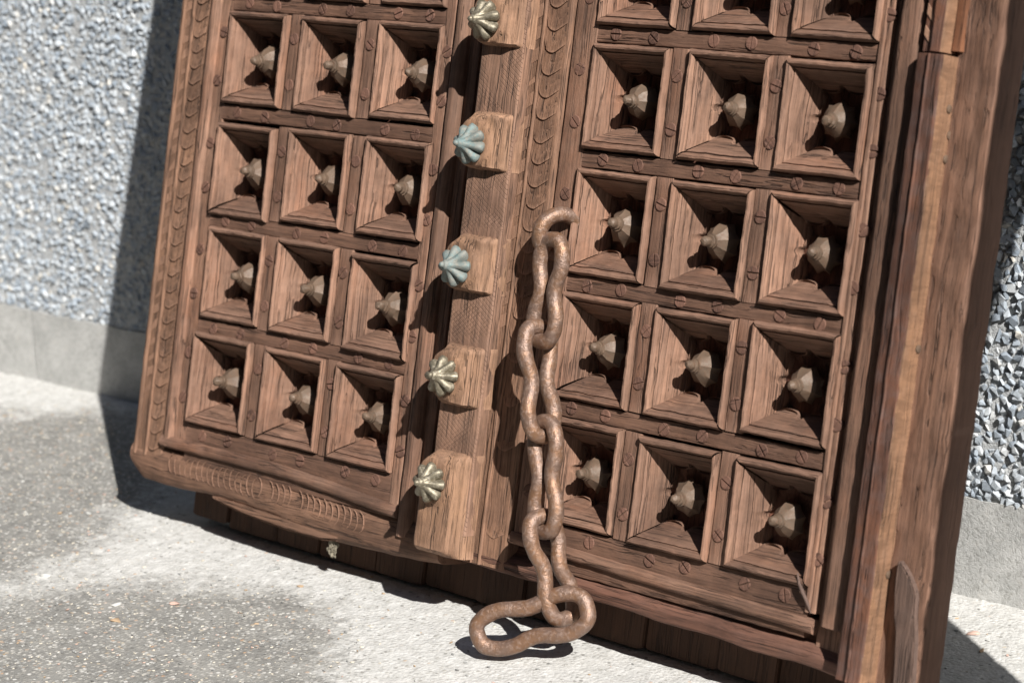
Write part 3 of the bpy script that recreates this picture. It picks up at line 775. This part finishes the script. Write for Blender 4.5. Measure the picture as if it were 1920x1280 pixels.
# --- right side: channel board, batten, lath, jamb
side = bar('jamb_board', .2988, .3680, -.486, TOP, -.045, -.0045, MAT['v'], door, 'v', r=.001)
with Under(side):
    sweep('batten', roundpoly([(.3105, -.02), (.3345, -.02), (.3345, .008), (.3290, .0112), (.3135, .0112), (.3105, .0085)], [0, 0, .002, .002, .003, .002]), 'v', -.4600, TOP, MAT['munt'], door, n=110, amp=.0014, fr=42, origin=(.32, .05, 0))
def two_tone(o, xmin, raw_idx_normal_x=.6):
    me = o.data; me.materials.append(MAT['raw'])
    me.polygons.foreach_set('material_index', [1 if p.normal.x > raw_idx_normal_x and p.center.x > xmin else 0 for p in me.polygons])
lath = sweep('lath', roundpoly([(.3385, -.016), (.3690, -.017), (.3700, .0235), (.3680, .0250), (.3568, .0248), (.3560, .0262), (.3548, .0262), (.3540, .0236), (.3420, .0225), (.3385, .0150)], [0, 0, .0005, .001, .0004, .0004, .0004, .001, .002, .003]), 'v', -.5000, .0640, MAT['lathf'], door, n=90, amp=.0011, fr=40, origin=(.355, -.22, 0), smooth=30)
two_tone(lath, .010)
lath2 = sweep('lath', roundpoly([(.3390, -.016), (.3640, -.016), (.3640, .0180), (.3625, .0200), (.3520, .0195), (.3500, .0160), (.3410, .0145), (.3390, .0110)], [0, 0, .0005, .001, .001, .001, .001, .002]), 'v', .0665, TOP, MAT['lathf'], door, amp=.0009, origin=(.352, .3, 0), smooth=30)
two_tone(lath2, .008)
ROPE = nick_mesh(.0088, .0095, -.0085, 4)
with Under(lath2):
    v = .085
    while v < TOP - .01:
        o = obj('carved_tooth', ROPE, door, D(.3455, v, .0152)); v += .0190
orange = bar('jamb_fillet', .3645, .3735, .0690, TOP, -.030, .0045, wood('orange_fillet_wood', 'z', (.185, .088, .045), warm=(.20, .08, .036), greyamt=.25), door, 'v', r=.001)
def jw(u, v, w, t_):
    return u + .0012 * noise.noise(Vector((v * 18, 0, 2))), v, w + (.0018 * noise.noise(Vector((u * 90, v * 28, 6))) + .0012 * noise.noise(Vector((u * 200, v * 60, 1))) if w > -.03 else 0)
jp = [(.3680, -.040), (.4120, -.040), (.4120, -.0055), (.4095, -.0020)] + [(.4095 - k * .0045, -.0015) for k in range(1, 9)] + [(.3680, -.0025)]
jamb = sweep('jamb', jp, 'v', -.5330, TOP + .02, MAT['jamb'], door, n=170, amp=.0012, fr=55, origin=(.385, .04, 0), warp=jw)
with Under(jamb):
    plate('split_sliver', [(.3818, -.3840), (.3902, -.3902), (.3981, -.4004), (.4040, -.4107), (.4055, -.4301), (.4095, -.4530), (.4125, -.4880), (.4125, -.5150), (.3950, -.5150), (.3930, -.4938), (.3890, -.4484), (.3850, -.4345), (.3822, -.4154), (.3815, -.4008)], -.0005, .0090, MAT['greyw'], door, r=.0015)
nailm = mesh('nail_head', *(lambda V, F: (V, F))([(.0038 * math.cos(a) * s, y, .0038 * math.sin(a) * s) for (s, y) in ((1, .001), (1, -.0006), (.7, -.0012)) for a in [k * math.pi / 5 for k in range(10)]],
        [(q * 10 + k, q * 10 + (k + 1) % 10, q * 10 + 10 + (k + 1) % 10, q * 10 + 10 + k) for q in range(2) for k in range(10)] + [tuple(range(20, 30))]), MAT['knob'], smooth=30)
with Under(lath):
    for vv, ww in ((.018, .004), (-.0050, -.002), (-.026, -.001), (-.196, .002), (-.40, .002)):
        o = obj('nail_head', nailm, door, D(.3700, vv, ww), (0, 0, math.pi / 2))

# --- a broken splinter caught in the lowest right panel, planks on the back
with Under(leafR):
    sp1 = tube('splinter', [D(.2750, -.4185, .004), D(.2800, -.4270, .006), D(.2850, -.4350, .0055), D(.2900, -.4440, .004), D(.2938, -.4520, .002)], [.0007, .0016, .0021, .0018, .0008], MAT['greyw'], closed=False, ns=7)
    obj('splinter', sp1, door)
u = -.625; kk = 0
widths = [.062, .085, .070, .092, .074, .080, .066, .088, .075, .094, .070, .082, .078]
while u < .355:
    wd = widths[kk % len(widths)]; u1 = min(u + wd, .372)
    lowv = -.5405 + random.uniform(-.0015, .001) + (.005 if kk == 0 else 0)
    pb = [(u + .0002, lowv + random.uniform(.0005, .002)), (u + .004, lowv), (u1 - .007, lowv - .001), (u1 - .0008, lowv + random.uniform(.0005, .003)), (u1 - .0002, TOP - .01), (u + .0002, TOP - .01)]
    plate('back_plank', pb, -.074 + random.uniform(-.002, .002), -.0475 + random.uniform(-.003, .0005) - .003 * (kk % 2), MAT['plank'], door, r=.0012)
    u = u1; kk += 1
# lintel closing the top, out of the picture
bar('top_rail', -.695, .405, TOP - .004, TOP + .05, -.060, .012, MAT['h'], door, 'u', r=.004)

# ------------------------------------------------------------------ iron chain
E1 = Vector((1, 0, 0)); EV = Vector((0, math.sin(TH), math.cos(TH))); EW = Vector((0, -math.cos(TH), math.sin(TH)))
def W(u, v, w): return E1 * u + EV * v + EW * w + Vector((0, 0, .54282))
chain = obj('iron_chain', None); chain.location = W(-.057, -.136, .0)
tag(chain, 'heavy rusty iron chain hanging from the middle of the carved door onto the concrete', 'chain')
def link(A, B, wide, b=.0178, pinch=.50, r=.0080, seed=0, skew=0.0, twist=0.0, flare=0.0):
    A = Vector(A); B = Vector(B); c = (A + B) / 2; ax = (A - B).normalized(); a = (A - B).length / 2
    wv = (wide - ax * wide.dot(ax)).normalized(); nv = ax.cross(wv); pts = []
    N = 72
    for k in range(N):
        ph = 2 * math.pi * k / N; x = math.cos(ph); s = math.sin(ph)
        x = math.copysign(abs(x) ** .80, x); s = math.copysign(abs(s) ** .62, s)
        hw = b * (1 + flare * x) * (1 - pinch * math.exp(-(x / .38) ** 2))
        an = twist * x; wq = wv * math.cos(an) + nv * math.sin(an)
        pts.append(ax * (a * x) + wq * (hw * s) + nv * (skew * math.sin(2 * ph)))
    me = tube('link', [p + c - chain.location for p in pts], [r * (1 + .05 * noise.noise(Vector((k * .3, seed, 0)))) for k in range(N)], MAT['rust'], ns=16, amp=.0009, seed=seed)
    return obj('link', me, chain)
def wide_dir(rho): return E1 * math.cos(rho) + EW * math.sin(rho)
rg = math.radians
# ring through the stile
rc = W(-.0560, -.1405, .0110); rp = []
for k in range(40):
    a = 2 * math.pi * k / 40
    rp.append(rc + (EW * .92 - E1 * .38).normalized() * (.0225 * math.cos(a)) + (EV * .96 + E1 * .10).normalized() * (.0205 * math.sin(a)) - chain.location)
obj('ring', tube('ring', rp, .0078, MAT['rust'], ns=16, seed=4), chain)
link(W(-.0490, -.1460, .0275), W(-.0452, -.2480, .0300), wide_dir(rg(4)), seed=1)
link(W(-.0540, -.2340, .0325), W(-.0278, -.3405, .0325), wide_dir(rg(-74)), seed=2)
link(W(-.0270, -.3260, .0315), W(-.0081, -.4340, .0330), wide_dir(rg(6)), seed=3)
link(W(-.0160, -.4200, .0370), (.0150, -.1350, .0430), wide_dir(rg(-70)), seed=4)
link((.0440, -.1340, .0600), (-.0560, -.1865, .0250), Vector((.36, -.12, -.92)), b=.0222, pinch=.36, seed=5, twist=-.15, flare=.04)

# ------------------------------------------------------------------ small things
t = NT('dusty_cobweb'); v = t.coords()
t.l(t.mix(t.noise(v, 400, 3), (.10, .085, .06), (.30, .265, .20)), t.b.inputs['Base Color']); t.b.inputs['Roughness'].default_value = 1.0
bm = bmesh.new(); bmesh.ops.create_icosphere(bm, subdivisions=4, radius=1)
for q in bm.verts:
    n = noise.noise(q.co * 2.6) * .55 + noise.noise(q.co * 6) * .3
    q.co = Vector((q.co.x * .0062, q.co.y * .0035, q.co.z * .0105)) * (1 + n)
    q.co.x += .002 * math.sin(q.co.z * 300)
me = bpy.data.meshes.new('cobweb_clump'); bm.to_mesh(me); bm.free(); me.materials.append(t.m)
cw = obj('cobweb_clump', me); cw.location = W(-.3480, -.5190, -.0120)
tag(cw, 'small dusty grey lump of cobweb hanging under the left leaf of the door', 'cobweb')
# pebbles lying loose on and in the concrete
PV = []; PF = []; PM = []; off = 0; rng = np.random.RandomState(5)
pm = []
for nm, c in (('white', (.44, .435, .41)), ('grey', (.26, .26, .25)), ('ochre', (.38, .27, .17)), ('pink', (.48, .33, .27)), ('cream', (.56, .51, .42))):
    t = NT('pebble_' + nm); v = t.coords(False); t.l(t.mix(t.noise(v, 300, 3), tuple(x * .8 for x in c), tuple(min(1, x * 1.15) for x in c)), t.b.inputs['Base Color']); t.b.inputs['Roughness'].default_value = .8; pm.append(t.m)
fixed = [((-.423, -.131), 1, .0085), ((-.647, -.019), 0, .006), ((-.76, -.13), 0, .007), ((-.79, -.15), 2, .0055), ((-.48, -.31), 0, .008), ((-.44, -.34), 2, .009), ((-.50, -.205), 1, .004), ((-.36, -.15), 2, .005), ((.30, .165), 3, .010), ((.33, .13), 2, .006), ((.25, .20), 0, .012), ((-.62, -.30), 0, .009), ((-.43, -.27), 3, .007)]
spots = [(p, m, s) for p, m, s in fixed] + [((rng.uniform(-1.35, .42), rng.uniform(-.62, .20)), rng.choice(5, p=[.34, .28, .12, .08, .18]), rng.uniform(.0014, .0036)) for _ in range(1100)]
while len(spots) < 7500:
    q = (rng.uniform(-1.45, .05), rng.uniform(-.62, .20))
    if min(sdpoly(q[0], q[1], GREY_A), sdpoly(q[0], q[1], GREY_B)) < rng.uniform(-.02, .05): spots.append((q, rng.choice(5, p=[.16, .44, .03, .05, .32]), rng.uniform(.0010, .0027)))
for (x, y), m, s in spots:
    k = rng.randint(len(SV)); a = rng.uniform(0, 6.28); ca, sa = math.cos(a), math.sin(a)
    vv = SV[k][0] * (s, s * .85, s * .42); vv = vv @ np.array([[ca, sa, 0], [-sa, ca, 0], [0, 0, 1]]) + (x, y, -.0008 + s * .10)
    PV.append(vv); PF += [tuple(q + off for q in ff) for ff in SV[k][1]]; PM += [int(m)] * len(SV[k][1]); off += len(vv)
me = mesh('pebbles', np.concatenate(PV).tolist(), PF, pm, fm=PM, smooth=60)
tag(obj('pebbles', me), 'small mixed pebbles set in and lying on the worn concrete', 'pebbles', kind='stuff')

# ------------------------------------------------------------------ unseen building added behind the viewer to block sky light and deepen the shade
t = NT('dull_render'); v = t.coords(False)
t.l(t.mix(t.noise(v, 3, 5, .6), (.08, .076, .068), (.12, .113, .10)), t.b.inputs['Base Color']); t.b.inputs['Roughness'].default_value = .9
RENDER = t.m
t = NT('dark_slate'); t.b.inputs['Base Color'].default_value = (.05, .05, .055, 1); t.b.inputs['Roughness'].default_value = .7; SLATE = t.m
t = NT('window_glass'); t.b.inputs['Base Color'].default_value = (.02, .025, .03, 1); t.b.inputs['Roughness'].default_value = .08; GLASS = t.m
t = NT('painted_frame'); t.b.inputs['Base Color'].default_value = (.35, .34, .32, 1); t.b.inputs['Roughness'].default_value = .5; FRAME = t.m
sky_blocker_house = obj('sky_blocker_house', None); sky_blocker_house.location = (-3, -5.2, 0)
tag(sky_blocker_house, 'dull rendered building added unseen behind the viewer to block sky light', 'sky_blocker_house', kind='thing')
def boxm(name, x0, x1, y0, y1, z0, z1, mat, parent, loc=(0, 0, 0)):
    V = [(x, y, z) for x in (x0, x1) for y in (y0, y1) for z in (z0, z1)]
    F = [(0, 1, 3, 2), (4, 6, 7, 5), (0, 4, 5, 1), (2, 3, 7, 6), (1, 5, 7, 3), (0, 2, 6, 4)]
    return obj(name, mesh(name, V, F, mat, smooth=None), parent, loc)
boxm('wall', -14, 11, -5, 0, -.1, 6.4, RENDER, sky_blocker_house)
V = [(-14.4, .5, 6.3), (11.4, .5, 6.3), (11.4, -2.5, 8.2), (-14.4, -2.5, 8.2), (-14.4, -5.5, 6.3), (11.4, -5.5, 6.3)]
obj('roof', mesh('roof', V, [(0, 1, 2, 3), (3, 2, 5, 4), (0, 3, 4), (1, 5, 2), (0, 4, 5, 1)], SLATE, smooth=None), sky_blocker_house)
for k in range(6):
    for zz in (1.0, 3.9):
        w_ = boxm('window', -.6, .6, -.02, .03, 0, 1.35, FRAME, sky_blocker_house, (-11.5 + k * 4.0, 0, zz))
        for q in (-1, 1): boxm('pane', -.25, .25, .02, .036, .08, 1.27, GLASS, w_, (q * .29, 0, 0))

# ------------------------------------------------------------------ a deep old door post leaning just out of the picture on the right
nb = obj('leaning_post', None); nb.location = (.75, -.3545, 0)
tag(nb, 'deep weathered door post leaning on the wall beyond the right edge', 'post', kind='thing')
def nbq(name, x0, x1, d0, d1, h0, h1, mat, n=60, amp=.006):
    """d = depth behind its front, h = along its slope"""
    prof = roundpoly([(x0, -d1), (x1, -d1), (x1, -d0), (x0, -d0)], .004, 2)
    V = []; F = []; P = len(prof); tl = math.radians(13.5)
    for i in range(n + 1):
        h = h0 + (h1 - h0) * i / n
        for s, w in prof:
            p = jit((s, -w, h), amp if w > -(d0 + d1) / 2 else .001, 26, 3)
            V.append((p[0], p[1] * math.cos(tl) + p[2] * math.sin(tl), max(0, p[2] * math.cos(tl) - p[1] * math.sin(tl) + .05)))
    for i in range(n):
        for j in range(P): F.append((i * P + j, i * P + (j + 1) % P, (i + 1) * P + (j + 1) % P, (i + 1) * P + j))
    F += [tuple(range(P)), tuple(n * P + j for j in range(P))]
    me = mesh(name, V, F, mat, smooth=None); bm = bmesh.new(); bm.from_mesh(me); bmesh.ops.recalc_face_normals(bm, faces=bm.faces); bm.to_mesh(me); bm.free()
    return obj(name, me, nb)
nbq('carved_face', 0, .045, 0, .060, -.02, 1.38, MAT['jamb'], amp=.0045)
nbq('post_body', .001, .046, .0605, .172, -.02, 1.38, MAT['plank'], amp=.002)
